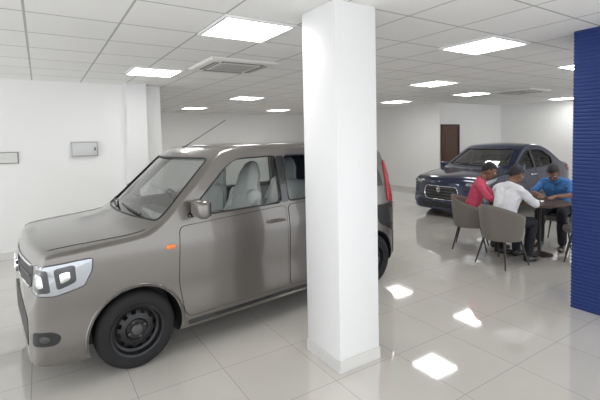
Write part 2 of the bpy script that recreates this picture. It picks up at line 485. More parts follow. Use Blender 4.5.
# ------------------------------------------------------------------ grey hatchback
def make_hatch():
    AX = (.66, 3.135)
    sp = dict(L=3.64, crown=.018, wr=.29, arch=.335, axles=AX, cav=(.98, 3.42), cavz=.66,
      top=[(-.25, .36), (-.08, .54), (0, .80), (.007, .88), (.018, .928), (.035, .957), (.07, .975), (.2, .990), (.45, 1.010), (.60, 1.024), (.68, 1.038), (.74, 1.070), (1.0, 1.322), (1.24, 1.56), (1.32, 1.622), (1.45, 1.652), (1.9, 1.668), (2.4, 1.669), (2.9, 1.660), (3.3, 1.630), (3.42, 1.59), (3.5, 1.43), (3.56, 1.10), (3.60, .92), (3.635, .78), (3.645, .5), (3.8, .38)],
      plan=[(0, .58), (.02, .66), (.05, .715), (.10, .755), (.22, .790), (.6, .806), (1.1, .81), (2.6, .81), (3.2, .798), (3.40, .77), (3.52, .72), (3.60, .65), (3.64, .54)],
      sec=[(.10, .95), (.20, .965), (.35, .985), (.50, .984), (.68, .996), (.86, 1.0), (.93, .994), (1.03, .970), (1.10, .955), (1.35, .895), (1.6, .83), (1.7, .81)],
      shift=[(0, .06), (.5, .07), (1.3, .11), (2.2, 0), (3.0, -.05), (3.66, -.08)],
      r=[(0, .03), (.3, .04), (.8, .045), (1.4, .05), (3.2, .055), (3.66, .05)],
      zb=[(0, .185), (.2, .175), (3.4, .20), (3.66, .27)],
      side_win=[[(1.06, 1.085), (1.45, 1.465), (1.55, 1.53), (1.985, 1.542), (1.985, 1.10)], [(2.065, 1.105), (2.065, 1.542), (2.74, 1.53), (2.82, 1.12)]],
      ws=[(-.71, 1.08), (.71, 1.08), (.61, 1.545), (-.61, 1.545)], wsx=(.5, 1.70),
      rw=[(-.55, 1.16), (.55, 1.16), (.50, 1.47), (-.50, 1.47)], rwx=(3.2, 4.0))
    c = Car(sp)
    yaw = R(5.6)
    # the near front tyre stands at this spot; the car turns about it
    off = Matrix.Rotation(yaw, 3, 'Z') @ V((AX[0], -.72, 0)); loc = V((.555, 3.225, 0))-off
    root = empty('hatchback_car', 'gunmetal grey five door hatchback with black steel wheels parked behind the white pillar', 'car', loc, yaw)
    c.build_shell(root, M['greypaint'])
    RG = (1, .97, .9, .8, .7, .6, .5, .4, .3, .2, .1)
    for sg in (-1, 1):
        S = c.side(sg)
        d1 = round_poly([(1.02, .34), (.98, .60), (1.0, 1.02), (2.02, 1.07), (2.03, .30), (1.06, .29)], .05)
        fd = c.patch('front_door', d1, S, .004, M['greypaint'], rings=RG)
        c.line('door_seam', d1, S, .0045, .0, M['black'], fd, True)
        d2 = round_poly([(2.05, .30), (2.05, 1.072), (2.80, 1.095), (2.83, .78), (2.76, .56), (2.71, .30)], .05)
        rd = c.patch('rear_door', d2, S, .004, M['greypaint'], rings=RG)
        c.line('door_seam', d2, S, .0045, .0, M['black'], rd, True)
        for hx, par in ((1.90, fd), (2.69, rd)):
            hz = .945
            l, n = S(hx, hz)
            c.patch('handle_recess', round_poly([(hx-.10, hz-.03), (hx-.10, hz+.03), (hx+.09, hz+.03), (hx+.09, hz-.03)], .03), S, .0048, M['greypaint'], par, .004)
            h = MB(); h.tube([l+V((-.105, 0, 0)), l+V((-.085, sg*.028, 0)), l+V((0, sg*.034, .004)), l+V((.075, sg*.028, 0)), l+V((.09, 0, 0))], [.012, .014, .016, .014, .012], 8)
            h.build('door_handle', M['greypaint'], par)
        for k, w in enumerate(sp['side_win']):
            wp = round_poly(w, .05)
            g = c.patch('side_window', wp, S, -.012, M['glass'], None, .004)
            c.line('window_trim', wp, S, .007, -.001, M['black'], g, True, .04)
        c.patch('door_pillar', [(1.990, 1.10), (1.990, 1.539), (2.060, 1.539), (2.060, 1.103)], S, .004, M['gloss'])
        c.patch('rear_pillar_panel', round_poly([(2.85, 1.13), (2.78, 1.535), (3.24, 1.51), (3.34, 1.13)], .03), S, .004, M['gloss'])
        c.line('sill_trim', [(1.05, .235), (2.72, .245)], S, .016, 0, M['black'])
        c.patch('turn_signal', round_poly([(.885, .865), (.885, .898), (.955, .898), (.955, .865)], .015), S, .005, M['amber'], None, .005, .015, bulge=.005)
        for ax in AX:
            a = [(ax+.35*math.cos(t), .29+.35*math.sin(t)) for t in [math.pi*(i/24*1.12-.06) for i in range(25)]]
            c.line('arch_lip', [(x, max(z, .23)) for x, z in a], S, .010, -.002, M['greypaint'])
        mirror(root, 1.14, .83, 1.15, sg, M['greypaint'])
        H = c.cyl(.55, False, sg)
        ho = round_poly([(.485, .69), (.48, .868), (.60, .888), (.71, .90), (.775, .902), (.77, .82), (.735, .72), (.62, .68)], .015)
        hl = c.patch('headlight', ho, H, .003, M['lens'], None, .02, .03, bulge=.004)
        tag(hl, 'clear blocky wraparound headlight')
        c.line('headlight_rim', ho, H, .005, .001, M['lensdark'], hl, True, .03)
        c.patch('reflector', round_poly([(.505, .715), (.503, .845), (.595, .862), (.605, .705)], .02), H, .008, M['lensdark'], hl, .01, .03, bulge=.003)
        c.patch('bulb', round_poly([(.525, .745), (.523, .82), (.575, .83), (.58, .74)], .02), H, .012, M['chrome'], hl, .01, .02, bulge=.006)
        c.patch('reflector', round_poly([(.63, .72), (.62, .865), (.70, .878), (.705, .76)], .02), H, .008, M['lensdark'], hl, .01, .03, bulge=.003)
        c.patch('bulb', round_poly([(.645, .76), (.64, .83), (.68, .84), (.682, .785)], .015), H, .012, M['chrome'], hl, .01, .02, bulge=.005)
        fb = c.patch('fog_lamp_bezel', round_poly([(.50, .335), (.505, .43), (.60, .44), (.64, .40), (.62, .345)], .025), H, .003, M['black'], None, .012, .03)
        c.patch('fog_lamp', [(.57+.022*math.cos(t), .388+.022*math.sin(t)) for t in [2*math.pi*i/18 for i in range(18)]], H, .006, M['hubgrey'], fb, .01, .03, bulge=.003)
        T = c.top()
        c.line('bonnet_seam', [(.09, sg*.63), (.42, sg*.68), (.62, sg*.71), (.76, sg*.71)], T, .004, 0, M['black'])
        Q = c.cyl(3.0, True, sg)
        tl = c.patch('tail_lamp', round_poly([(.50, .93), (.475, 1.10), (.50, 1.42), (.60, 1.42), (.62, 1.12), (.64, .94)], .03), Q, .012, M['red'], None, .02, .03, bulge=.006)
        tag(tl, 'tall red tail lamp')
    F = c.front(); CF = c.cyl(.55, False, 1)
    gr = c.patch('grille', round_poly([(-.468, .70), (-.468, .86), (.468, .86), (.468, .70)], .03), CF, .004, M['black'], None, .01, .03)
    c.line('chrome_bar', [(-.46, .85), (.46, .85)], CF, .010, .005, M['chrome'], gr)
    c.line('chrome_bar', [(-.46, .71), (.46, .71)], CF, .010, .005, M['chrome'], gr)
    c.line('grille_slat', [(-.44, .78), (.44, .78)], CF, .008, .004, M['darktrim'], gr)
    l, n = F(0, .78); s_emblem(l+n*.018, .13, .13, n, M['chrome'], gr)
    c.patch('air_intake', round_poly([(-.43, .28), (-.455, .50), (.455, .50), (.43, .28)], .04), CF, .004, M['black'], None, .01, .03)
    ws = c.patch('windscreen', round_poly([(y*1.012, z+(.006 if z > 1.3 else -.006)) for y, z in sp['ws']], .05), F, -.012, M['wscreen'], None, .003, .06)
    c.line('screen_seal', round_poly(sp['ws'], .05), F, .010, -.003, M['black'], ws, True, .05)
    for y0, y1 in ((-.45, .05), (.12, .60)):
        c.line('wiper', [(y0, 1.095), (y1, 1.125)], F, .009, .012, M['black'])
    Rr = c.rear()
    c.patch('rear_window', round_poly(sp['rw'], .05), Rr, -.012, M['glass'], None, .003, .06)
    Q = c.cyl(3.0, True, 1)
    c.patch('dark_rear_patch', round_poly([(-.52, .27), (-.525, .55), (-.74, .70), (-.80, .92), (.80, .92), (.74, .70), (.525, .55), (.52, .27)], .04), Q, .006, M['black'], None, .012, .04, rings=(1, .97, .9, .8, .65, .5, .35, .2))  # near-black sheet laid round the tail, over bumper, tailgate foot and quarters
    for x in AX:
        for sg in (-1, 1): wheel(root, x, sg, .29, .79, 'steel')
    a = MB(); a.tube([(1.36, 0, 1.605), (1.375, 0, 1.645)], [.02, .012], 10); ao = a.build('antenna_base', M['black'], root)
    a = MB(); a.tube([(1.37, 0, 1.635), (1.83, 0, 1.91)], [.0055, .0035], 6); a.build('antenna_rod', M['black'], ao)
    d = MB(); d.rbox((1.13, 0, .91), (.34, 1.30, .22), .05); d.build('dashboard', M['dash'], root)
    st = MB(); st.tube([V((1.42, .36, 1.03))+Matrix.Rotation(R(-25), 3, 'Y') @ V((0, .17*math.cos(t), .17*math.sin(t))) for t in [2*math.pi*i/24 for i in range(24)]], .014, 8, True)
    st.tube([V((1.42, .20, 1.03)), V((1.38, .36, 1.02)), V((1.42, .52, 1.03))], .014, 6); st.tube([V((1.39, .36, 1.02)), V((1.2, .36, .94))], .02, 6)
    st.build('steering_wheel', M['black'], root)
    for y in (-.36, .36): car_seat(root, 1.70, y, .46, M['plastic_cover'], 1.20)
    car_seat(root, 2.62, 0, 1.15, M['plastic_cover'], 1.18, (-.36, .36))
    stretch(root, .9, 1.025); stretch(root, 2.15, 1.085)
    return root

# ------------------------------------------------------------------ navy sedan
def make_sedan():
    sp = dict(L=3.995, crown=.03, wr=.30, arch=.345, axles=(.82, 3.27), cav=(1.12, 3.35), cavz=.68,
      top=[(-.25, .34), (-.08, .42), (0, .62), (.022, .735), (.06, .81), (.14, .855), (.3, .89), (.6, .93), (.95, .965), (1.06, 1.0), (1.3, 1.145), (1.75, 1.40), (1.95, 1.475), (2.3, 1.51), (2.65, 1.49), (3.0, 1.395), (3.35, 1.19), (3.5, 1.10), (3.65, 1.065), (3.88, 1.03), (3.95, .95), (3.985, .78), (4.0, .5), (4.15, .38)],
      plan=[(0, .56), (.03, .65), (.08, .72), (.18, .782), (.35, .828), (.7, .855), (1.2, .865), (2.9, .865), (3.5, .84), (3.8, .79), (3.92, .72), (3.97, .64), (3.995, .54)],
      sec=[(.15, .93), (.22, .95), (.35, .98), (.55, .985), (.74, 1.0), (.80, .995), (.90, .965), (.98, .945), (1.2, .86), (1.45, .765), (1.6, .72)],
      shift=[(0, .17), (1.5, .15), (2.3, 0), (3.0, -.06), (4.0, -.10)],
      r=[(0, .06), (.4, .08), (1.0, .06), (1.6, .07), (3.0, .07), (4.0, .05)],
      zb=[(0, .165), (.2, .16), (3.7, .19), (4.0, .28)],
      side_win=[[(1.40, .955), (1.97, 1.30), (2.13, 1.345), (2.15, .965)], [(2.23, .97), (2.22, 1.355), (2.66, 1.335), (2.98, 1.16), (2.95, 1.01)]],
      ws=[(-.70, 1.035), (.70, 1.035), (.56, 1.375), (-.56, 1.375)], wsx=(.6, 2.1),
      rw=[(-.56, 1.15), (.56, 1.15), (.48, 1.37), (-.48, 1.37)], rwx=(2.75, 4.2))
    c = Car(sp)
    root = empty('sedan_car', 'dark navy blue sedan with chrome edged grille parked behind the seated people', 'car', (6.95, 5.50, 0), 0)
    c.build_shell(root, M['bluepaint'])
    for sg in (-1, 1):
        S = c.side(sg)
        d1 = round_poly([(1.24, .32), (1.20, .60), (1.24, .93), (2.17, .945), (2.18, .29), (1.28, .28)], .05)
        d2 = round_poly([(2.20, .29), (2.19, .948), (2.96, .985), (2.95, .74), (2.88, .55), (2.82, .29)], .05)
        fd = c.patch('front_door', d1, S, .004, M['bluepaint']); c.line('door_seam', d1, S, .0045, 0, M['black'], fd, True)
        rd = c.patch('rear_door', d2, S, .004, M['bluepaint']); c.line('door_seam', d2, S, .0045, 0, M['black'], rd, True)
        for hx, par in ((2.05, fd), (2.84, rd)):
            l, n = S(hx, .83); h = MB()
            h.tube([l+V((-.10, 0, 0)), l+V((-.08, sg*.03, 0)), l+V((0, sg*.036, .004)), l+V((.08, sg*.03, 0)), l+V((.095, 0, 0))], [.012, .014, .016, .014, .012], 8)
            h.build('door_handle', M['chrome'], par)
        for w in sp['side_win']:
            wp = round_poly(w, .05); g = c.patch('side_window', wp, S, -.012, M['glass'], None, .004)
            c.line('window_trim', wp, S, .011, -.002, M['black'], g, True, .04)
        c.patch('door_pillar', [(2.155, .97), (2.14, 1.345), (2.215, 1.35), (2.225, .97)], S, .004, M['gloss'])
        mirror(root, 1.40, .86, .985, sg, M['bluepaint'])
        H = c.cyl(.80, False, sg)
        hl = c.patch('headlight', round_poly([(.38, .685), (.39, .735), (.54, .77), (.72, .815), (.84, .835), (.79, .775), (.66, .715), (.52, .682)], .02), H, .006, M['lens'], None, .02, .03, bulge=.010)
        c.patch('reflector', [(.54+.045*math.cos(t), .726+.022*math.sin(t)) for t in [2*math.pi*i/18 for i in range(18)]], H, .017, M['lensdark'], hl, .01, .03)
        fb = c.patch('fog_lamp_bezel', round_poly([(.46, .26), (.44, .42), (.58, .44), (.62, .28)], .03), H, .005, M['black'], None, .01, .03)
        c.patch('fog_lamp', [(.53+.035*math.cos(t), .345+.034*math.sin(t)) for t in [2*math.pi*i/18 for i in range(18)]], H, .012, M['lens'], fb, .01, .03)
        c.line('bonnet_seam', [(.22, sg*.55), (.5, sg*.68), (.95, sg*.73), (1.12, sg*.73)], c.top(), .004, 0, M['black'])
        Q = c.cyl(3.3, True, sg)
        c.patch('tail_lamp', round_poly([(.38, .80), (.40, .93), (.68, .97), (.66, .82)], .03), Q, .01, M['red'], None, .02, .03)
    F = c.front()
    hexa = round_poly([(-.33, .38), (-.42, .54), (-.36, .65), (.36, .65), (.42, .54), (.33, .38)], .09)
    gr = c.patch('grille', hexa, F, .005, M['black'], None, .01, .05)
    c.line('grille_surround', hexa, F, .008, .006, M['chrome'], gr, True, .04)
    for z in (.43, .49, .55, .61): c.line('grille_slat', [(-.33, z), (.33, z)], F, .006, .006, M['darktrim'], gr)
    l, n = F(0, .58); s_emblem(l+n*.02, .09, .09, n, M['chrome'], gr)
    c.patch('air_intake', round_poly([(-.40, .215), (-.44, .31), (.44, .31), (.40, .215)], .02), F, .005, M['black'], None, .01, .05)
    ws = c.patch('windscreen', round_poly([(y*1.012, z+(.006 if z > 1.2 else -.006)) for y, z in sp['ws']], .05), F, -.012, M['wscreen'], None, .003, .06)
    c.line('screen_seal', round_poly(sp['ws'], .05), F, .012, -.003, M['black'], ws, True, .05)
    for y0, y1 in ((-.48, .02), (.10, .60)): c.line('wiper', [(y0, 1.045), (y1, 1.065)], F, .009, .012, M['black'])
    c.patch('rear_window', round_poly(sp['rw'], .05), c.rear(), -.012, M['glass'], None, .003, .06)
    for x in sp['axles']:
        for sg in (-1, 1): wheel(root, x, sg, .30, .845, 'alloy')
    d = MB(); d.rbox((1.33, 0, .88), (.34, 1.36, .16), .05); d.build('dashboard', M['black'], root)
    dk = M['interior']
    for y in (-.37, .37): car_seat(root, 2.05, y, .46, dk, 1.05)
    car_seat(root, 2.85, 0, 1.15, dk, 1.02, (-.36, .36))
    st = MB(); st.tube([V((1.62, .37, .93))+Matrix.Rotation(R(-25), 3, 'Y') @ V((0, .17*math.cos(t), .17*math.sin(t))) for t in [2*math.pi*i/24 for i in range(24)]], .014, 8, True)
    st.tube([V((1.62, .21, .93)), V((1.58, .37, .92)), V((1.62, .53, .93))], .014, 6)
    st.build('steering_wheel', M['black'], root)
    return root

# ------------------------------------------------------------------ room
def struct(name, mb, m, label, cat, parent=None, smooth=False):
    o = mb.build(name, m, parent, 30, smooth)
    if parent is None: tag(o, label, cat, None, 'structure')
    return o
def slab(x0, x1, y0, y1, z0, z1): return MB().box(((x0+x1)/2, (y0+y1)/2, (z0+z1)/2), (x1-x0, y1-y0, z1-z0))
XR = 12.9; YL = 7.35
struct('floor', slab(-4, XR+.2, -4, 13.9, -.1, 0), M['floor'], 'glossy cream tiled showroom floor', 'floor')
struct('ceiling', slab(-4, XR+.2, -1.6, 13.9, CEIL, CEIL+.1), M['ceiling'], 'white suspended tile ceiling', 'ceiling')
struct('wall_left', slab(-4, 1.82, YL, YL+.2, 0, CEIL), M['wall'], 'plain white wall behind the grey hatchback', 'wall')
struct('wall_alcove', slab(1.62, 1.82, YL+.2, 13.9, 0, CEIL), M['wall'], 'white side wall of the recess behind the left wall', 'wall')
struct('wall_back', slab(1.82, 9.8, 13.7, 13.9, 0, CEIL), M['wall'], 'far white wall left of the white pillar', 'wall')
struct('wall_middle', slab(9.8, 10.0, 7.72, 13.9, 0, CEIL), M['wall'], 'white wall right of the pillar ending beside the brown door', 'wall')
struct('wall_return', slab(10.0, XR+.2, 7.72, 7.92, 0, CEIL), M['wall'], 'white wall holding the brown door', 'wall')
struct('wall_right', slab(XR, XR+.2, -1.6, 7.72, 0, CEIL), M['wall'], 'white wall behind the navy sedan', 'wall')
struct('column', slab(1.22, 1.535, YL-.25, YL, 0, CEIL), M['pillar'], 'shallow white column standing against the left wall', 'column')
struct('baseboard_left', slab(-4, 1.22, YL-.015, YL, 0, .10), M['skirt'], 'pale skirting along the left wall', 'baseboard')
struct('baseboard_back', slab(1.82, 9.8, 13.685, 13.7, 0, .10), M['skirt'], 'pale skirting along the far wall', 'baseboard')
struct('baseboard_middle', slab(9.785, 9.8, 7.72, 13.685, 0, .10), M['skirt'], 'pale skirting along the wall right of the pillar', 'baseboard')
struct('baseboard_return', slab(10.78, XR, 7.705, 7.72, 0, .10), M['skirt'], 'pale skirting beside the brown door', 'baseboard')
struct('baseboard_right', slab(XR-.015, XR, -1.6, 7.705, 0, .10), M['skirt'], 'pale skirting behind the sedan', 'baseboard')
pm = MB(); pm.rbox((1.945, 2.46, CEIL/2), (.38, .42, CEIL), .006, 2)
pil = struct('pillar', pm, M['pillar'], 'square white pillar in front of the grey hatchback', 'pillar', None, True)
sk = MB(); sk.box((1.945, 2.46, .045), (.392, .432, .09)); sk.build('skirting', M['skirt'], pil, smooth=False)
# blue ribbed column: flat panels with fine horizontal ribs
bc = MB(); rs = []; NR = 76; step = CEIL/NR
for i in range(NR):
    for u, o in ((0, 0), (.14, .005), (.62, .005), (.86, 0)):
        z = (i+u)*step
        rs.append([V((4.309-o, .90-o, z)), V((5.0+o, .90-o, z)), V((5.0+o, 1.853+o, z)), V((4.309-o, 1.853+o, z))])
rs.append([V((4.309, .90, CEIL)), V((5.0, .90, CEIL)), V((5.0, 1.853, CEIL)), V((4.309, 1.853, CEIL))])
bc.rings(rs)
o = bc.build('blue_column', M['blue'], None, 20); tag(o, 'deep blue column clad in fine horizontal ribs at the right edge', 'column', None, 'structure')
# brown door
DX = 10.24; DY = 7.72
dm = MB(); dm.box((DX, DY-.015, 1.0), (.72, .04, 1.98))
for zc, hh in ((.55, .7), (1.45, .8)):
    dm.box((DX, DY-.038, zc), (.50, .012, hh))
do = struct('door_1', dm, M['doorbrown'], 'dark brown wooden door beyond the navy sedan', 'door')
df = MB(); df.box((DX-.38, DY-.02, 1.0), (.06, .07, 2.0)); df.box((DX+.38, DY-.02, 1.0), (.06, .07, 2.0)); df.box((DX, DY-.02, 2.0), (.82, .07, .06))
df.build('door_frame', M['doorframe'], do, smooth=False)
dh = MB(); dh.tube([(DX+.30, DY-.04, 1.0), (DX+.30, DY-.09, 1.0), (DX+.19, DY-.09, 1.0)], .01, 8); dh.build('door_handle', M['steel'], do)

# ceiling lights
def light(x, y, label):
    t = empty('ceiling_light', label, 'ceiling light', (x*KS, y*KS, CEIL-.02), 0, 'square ceiling light panels')
    f = MB(); c = TILE/2; i = TILE/2-.027
    ring = lambda h, z: [V((-h, -h, z)), V((h, -h, z)), V((h, h, z)), V((-h, h, z))]
    f.rings([ring(c, .02), ring(c, 0), ring(i, 0), ring(i, .02)], False)
    f.build('frame', M['lightframe'], t, smooth=False)
    d = MB(); d.box((0, 0, .012), (2*i, 2*i, .012)); d.build('diffuser', M['diffuser'], t, smooth=False)
for x, y, l in [
    (1.46, 3.05, 'bright square ceiling panel just left of the white pillar top, the largest one lit'),
    (1.28, 5.45, 'bright square ceiling panel above the grey hatchback bonnet, nearest the left wall'),
    (3.80, 2.46, 'bright square ceiling panel halfway between the white pillar and the blue column'),
    (3.80, 8.0, 'bright ceiling panel seen just behind the nearer ceiling air conditioner'),
    (3.62, 10.98, 'small bright ceiling panel nearest the shallow white column on the left'),
    (6.28, 10.98, 'small bright ceiling panel near the far wall, touching the left edge of the pillar'),
    (7.75, 7.45, 'small bright ceiling panel near the wall immediately right of the white pillar'),
    (5.72, 4.63, 'bright ceiling panel in front of the wall edge beside the brown door'),
    (7.95, 5.42, 'small bright ceiling panel right beside the air conditioner above the navy sedan bonnet'),
    (6.18, 2.46, 'bright ceiling panel partly cut off by the top of the blue column'),
    (11.4, 5.12, 'small bright ceiling panel over the navy sedan, beside the blue column')]:
    light(x, y, l)

# cassette air conditioners
def cassette(x, y, label):
    t = empty('ceiling_air_conditioner', label, 'air conditioner', (x*KS, y*KS, CEIL), 0, 'ceiling cassette air conditioners')
    b = MB(); b.rbox((0, 0, -.016), (.90, .90, .032), .012, 3, Matrix.Rotation(math.pi, 3, 'X'), .06); b.build('panel', M['acwhite'], t)
    g = MB(); g.box((0, 0, -.033), (.46, .46, .006))
    for k in range(9): g.box((0, -.184+k*.046, -.038), (.44, .012, .006))
    g.build('intake_grille', M['acgrey'], t, smooth=False)
    for k in range(4):
        a = k*math.pi/2; c = Matrix.Rotation(a, 3, 'Z') @ V((.32, 0, -.032))
        v = MB(); v.box(c, (.07, .54, .008), a); vo = v.build('air_vent', M['acdark'], t, smooth=False)
        l = MB(); l.box(c+V((0, 0, -.006)), (.03, .50, .004), a); l.build('louvre', M['acgrey'], vo, smooth=False)
cassette(2.01, 4.60, 'ceiling cassette air conditioner above the grey hatchback, left of the pillar')
cassette(8.50, 4.66, 'small looking ceiling cassette air conditioner above the navy sedan')

# wall items
t = empty('wall_panel_box', 'pale grey electrical panel box mounted on the left wall above the hatchback bonnet', 'panel box', (.605, YL, 1.60))
b = MB(); b.rbox((0, -.035, 0), (.39, .07, .24), .01, 2); b.build('box', M['panelbox'], t)
b = MB(); b.rbox((0, -.076, 0), (.35, .01, .20), .004, 2); b.build('cover', mat('box_cover', (.62, .63, .63), .35), t)
b = MB(); b.box((0, -.070, 0), (.365, .006, .215)); b.build('cover_gap', M['boxgap'], t, smooth=False)
b = MB(); b.box((.145, -.082, 0), (.02, .012, .05)); b.build('latch', M['darktrim'], t, smooth=False)
t = empty('wall_sign', 'small framed silver grey sign on the left wall at the edge of view', 'sign', (-.45, YL, 1.50))
b = MB(); b.rbox((0, -.012, 0), (.36, .024, .17), .004, 1); b.build('frame', M['signframe'], t)
b = MB(); b.box((0, -.026, 0), (.335, .006, .145)); b.build('sign_face', M['sign'], t, smooth=False)

# ------------------------------------------------------------------ chairs, table
TAB = V((5.87, 2.94, 0))
def chair(loc, rz, label):
    t = empty('tub_chair', label, 'chair', loc, rz, 'taupe tub chairs around the table')
    s = MB(); s.lathe([(.12, .365), (.205, .37), (.222, .385), (.226, .41), (.222, .44), (.205, .455), (.12, .462), (.001, .464)], n=40, sx=1.18); s.build('seat', M['fabric'], t)
    bk = MB(); N = 40; K = 10
    A0, A1 = R(52), R(308)
    def pt(a, u, rad):
        back = .5-.5*math.cos(a)
        topz = .60+.19*back**1.3; z = .34+(topz-.34)*u
        rr = (rad-.035*(1-u)**2)+.015*u*(.3+.7*back); return V((rr*math.cos(a), rr*math.sin(a)*1.02, z))
    rsec = []
    for i in range(N+1):
        a = A0+(A1-A0)*i/N; ring = []
        for k in range(K+1): ring.append(pt(a, k/K, .264))
        p = pt(a, 1, .250); ring.append(V((p.x, p.y, p.z+.014)))
        for k in range(K, -1, -1): ring.append(pt(a, k/K, .236))
        rsec.append(ring)
    bk.rings(rsec); bk.build('backrest', M['fabric'], t, 60)
    for sx in (-1, 1):
        for sy in (-1, 1):
            l = MB(); l.tube([(sx*.145, sy*.145, .375), (sx*.235, sy*.22, 0)], [.016, .009], 10); l.build('leg', M['chairleg'], t)
    return t

table = empty('round_table', 'small round dark wooden table between the seated people', 'table', TAB)
b = MB(); b.lathe([(.001, .715), (.35, .715), (.372, .725), (.378, .737), (.372, .748), (.36, .75), (.001, .75)], n=56, cap=False); b.build('tabletop', M['tabletop'], table)
b = MB(); b.lathe([(.08, .715), (.028, .69), (.022, .4), (.024, .05), (.05, .03)], n=24); b.build('pole', M['chairleg'], table)
b = MB(); b.lathe([(.17, 0), (.17, .010), (.15, .016), (.05, .034), (.001, .034)], n=40); b.build('base', M['chairleg'], table)
p = MB()
p.box((0, 0, .0015), (.15, .21, .003)); po = p.build('paper_form', M['paper'], None, smooth=False); po.location = TAB+V((.0, .06, .7505)); po.rotation_euler = (0, 0, R(25))
tag(po, 'white paper form lying on the round dark table', 'paper')

# ------------------------------------------------------------------ people
def person(label, loc, rz, lean, hyaw, hpitch, arms, legs, shirt, long_sleeve, skin, beard=False):
    t = empty('person', label, 'person', loc, rz)
    pel = V((0, 0, .56)); L = R(lean)
    u = V((math.sin(L), 0, math.cos(L))); n = V((math.cos(L), 0, -math.sin(L))); y = V((0, 1, 0))
    P = lambda a, s=0, f=0: pel+u*a+y*s+n*f
    hm = Matrix.Rotation(R(hyaw), 3, 'Z') @ Matrix.Rotation(R(hpitch), 3, 'Y')
    hf, hs, hu = hm @ V((1, 0, 0)), hm @ V((0, 1, 0)), hm @ V((0, 0, 1))
    nt = P(.55, 0, .02); HC = nt+hu*.105+hf*.022; ax = (hf, hs, hu)
    b = MB(); cl = MB(); tr = MB()
    def torso(mb, e):
        for s in (-1, 1):
            mb.capsule(P(.02, s*.062), .096+e, P(.20, s*.050), .084+e); mb.capsule(P(.20, s*.050), .084+e, P(.35, s*.070, .008), .092+e)
            mb.capsule(P(.35, s*.070, .008), .088+e, P(.43, s*.118, -.005), .060+e)
            mb.capsule(P(.465, s*.03, -.01), .048+e, P(.44, s*.146, -.005), .048+e)
    torso(b, -.006); torso(cl, .016)
    b.capsule(P(.44), .058, nt, .051)
    for s in (-1, 1): cl.capsule(P(-.01, s*.066), .112, P(.08, s*.062), .106)      # loose hem
    b.ellipsoid(HC+hu*.02-hf*.008, (.100, .078, .105), ax); b.ellipsoid(HC-hu*.045+hf*.022, (.072, .062, .075), ax)
    b.ellipsoid(HC-hu*.085+hf*.055, (.030, .034, .026), ax)
    b.capsule(HC+hf*.090+hu*.022, .009, HC+hf*.112-hu*.022, .014); b.capsule(HC+hf*.10-hu*.026+hs*.012, .008, HC+hf*.10-hu*.026-hs*.012, .008)
    b.capsule(HC+hf*.082+hu*.033+hs*.045, .012, HC+hf*.090+hu*.034, .010); b.capsule(HC+hf*.082+hu*.033-hs*.045, .012, HC+hf*.090+hu*.034, .010)
    b.capsule(HC+hf*.088-hu*.052+hs*.018, .009, HC+hf*.088-hu*.052-hs*.018, .009)
    for s in (-1, 1):
        b.ellipsoid(HC+hs*s*.079-hf*.008-hu*.005, (.022, .012, .034), ax)
        b.ellipsoid(HC+hf*.068-hu*.02+hs*s*.036, (.022, .024, .022), ax)
    for s, (elb, wri, hd, curl) in arms.items():
        sh = P(.425, s*.170, -.005); elb = V(elb); wri = V(wri); hd = V(hd).normalized()
        b.capsule(sh, .046, elb, .037); b.capsule(elb, .037, wri, .027)
        cl.capsule(sh, .058, sh*.45+elb*.55, .053)
        if long_sleeve:
            cl.capsule(sh*.45+elb*.55, .053, elb, .049); e2 = wri-(wri-elb).normalized()*.03; cl.capsule(elb, .049, e2, .037)
        else: cl.capsule(sh*.45+elb*.55, .053, sh*.18+elb*.82, .056)
        side = hd.cross(V((0, 0, 1))).normalized(); dn = hd.cross(side).normalized()
        if dn.z > 0: dn = -dn
        b.capsule(wri, .026, wri+hd*.03, .026)
        b.ellipsoid(wri+hd*.055, (.048, .041, .017), (hd, side, dn))
        for k, (of, ln) in enumerate(((-.031, .060), (-.0105, .072), (.0105, .068), (.031, .054))):
            p0 = wri+hd*.088+side*of; d = (hd+side*of*2.2).normalized()
            for j in range(3):
                ang = R(curl*(j+.6)); dd = (d*math.cos(ang)+dn*math.sin(ang)); p1 = p0+dd*ln*(.45, .32, .25)[j]
                b.capsule(p0, .0095-.0008*j, p1, .0088-.0008*j, 10, 3); p0 = p1
        inner = side*(-1 if side.y*s > 0 else 1)
        p0 = wri+hd*.028+inner*.030; p1 = p0+(hd*.7+inner*.75+dn*.2).normalized()*.042; p2 = p1+(hd+inner*.15+dn*.3).normalized()*.032
        b.capsule(p0, .014, p1, .011, 10, 3); b.capsule(p1, .011, p2, .009, 10, 3)
    tr.capsule(P(.0, .075), .108, P(.0, -.075), .108); tr.capsule(P(.07, .065), .104, P(.07, -.065), .104)
    for s, (kn, an, toe) in legs.items():
        sh_ = MB()
        hip = V((.01, s*.092, .55)); kn = V(kn); an = V(an); toe = V(toe)
        b.capsule(hip, .076, kn, .050); b.capsule(kn, .050, kn*.6+an*.4+V((-.012, 0, 0)), .050); b.capsule(kn*.6+an*.4+V((-.012, 0, 0)), .050, an, .034)
        ft = (toe-an); ft.z = 0; ft.normalize(); heel = V((an.x, an.y, .045))-ft*.03
        b.capsule(an, .032, heel, .034); b.capsule(heel, .032, V((toe.x, toe.y, .035)), .026)
        tr.capsule(hip, .090, kn, .066); tr.capsule(kn, .066, kn*.6+an*.4, .066); tr.capsule(kn*.6+an*.4, .066, an+V((0, 0, .02)), .055)
        sd = ft.cross(V((0, 0, 1)))
        sh_.capsule(heel+V((0, 0, -.005)), .040, V((toe.x, toe.y, .034))-ft*.07, .036)
        sh_.capsule(V((toe.x, toe.y, .036))-ft*.08+sd*.016, .034, V((toe.x, toe.y, .030)), .028); sh_.capsule(V((toe.x, toe.y, .036))-ft*.08-sd*.016, .034, V((toe.x, toe.y, .030)), .028)
        sh_.capsule(heel+V((0, 0, .02)), .041, an, .042)
        so = sh_.remesh('shoe', M['shoe'], t, .008, 2)
        for v in so.data.vertices: v.co.z = max(v.co.z, .002)
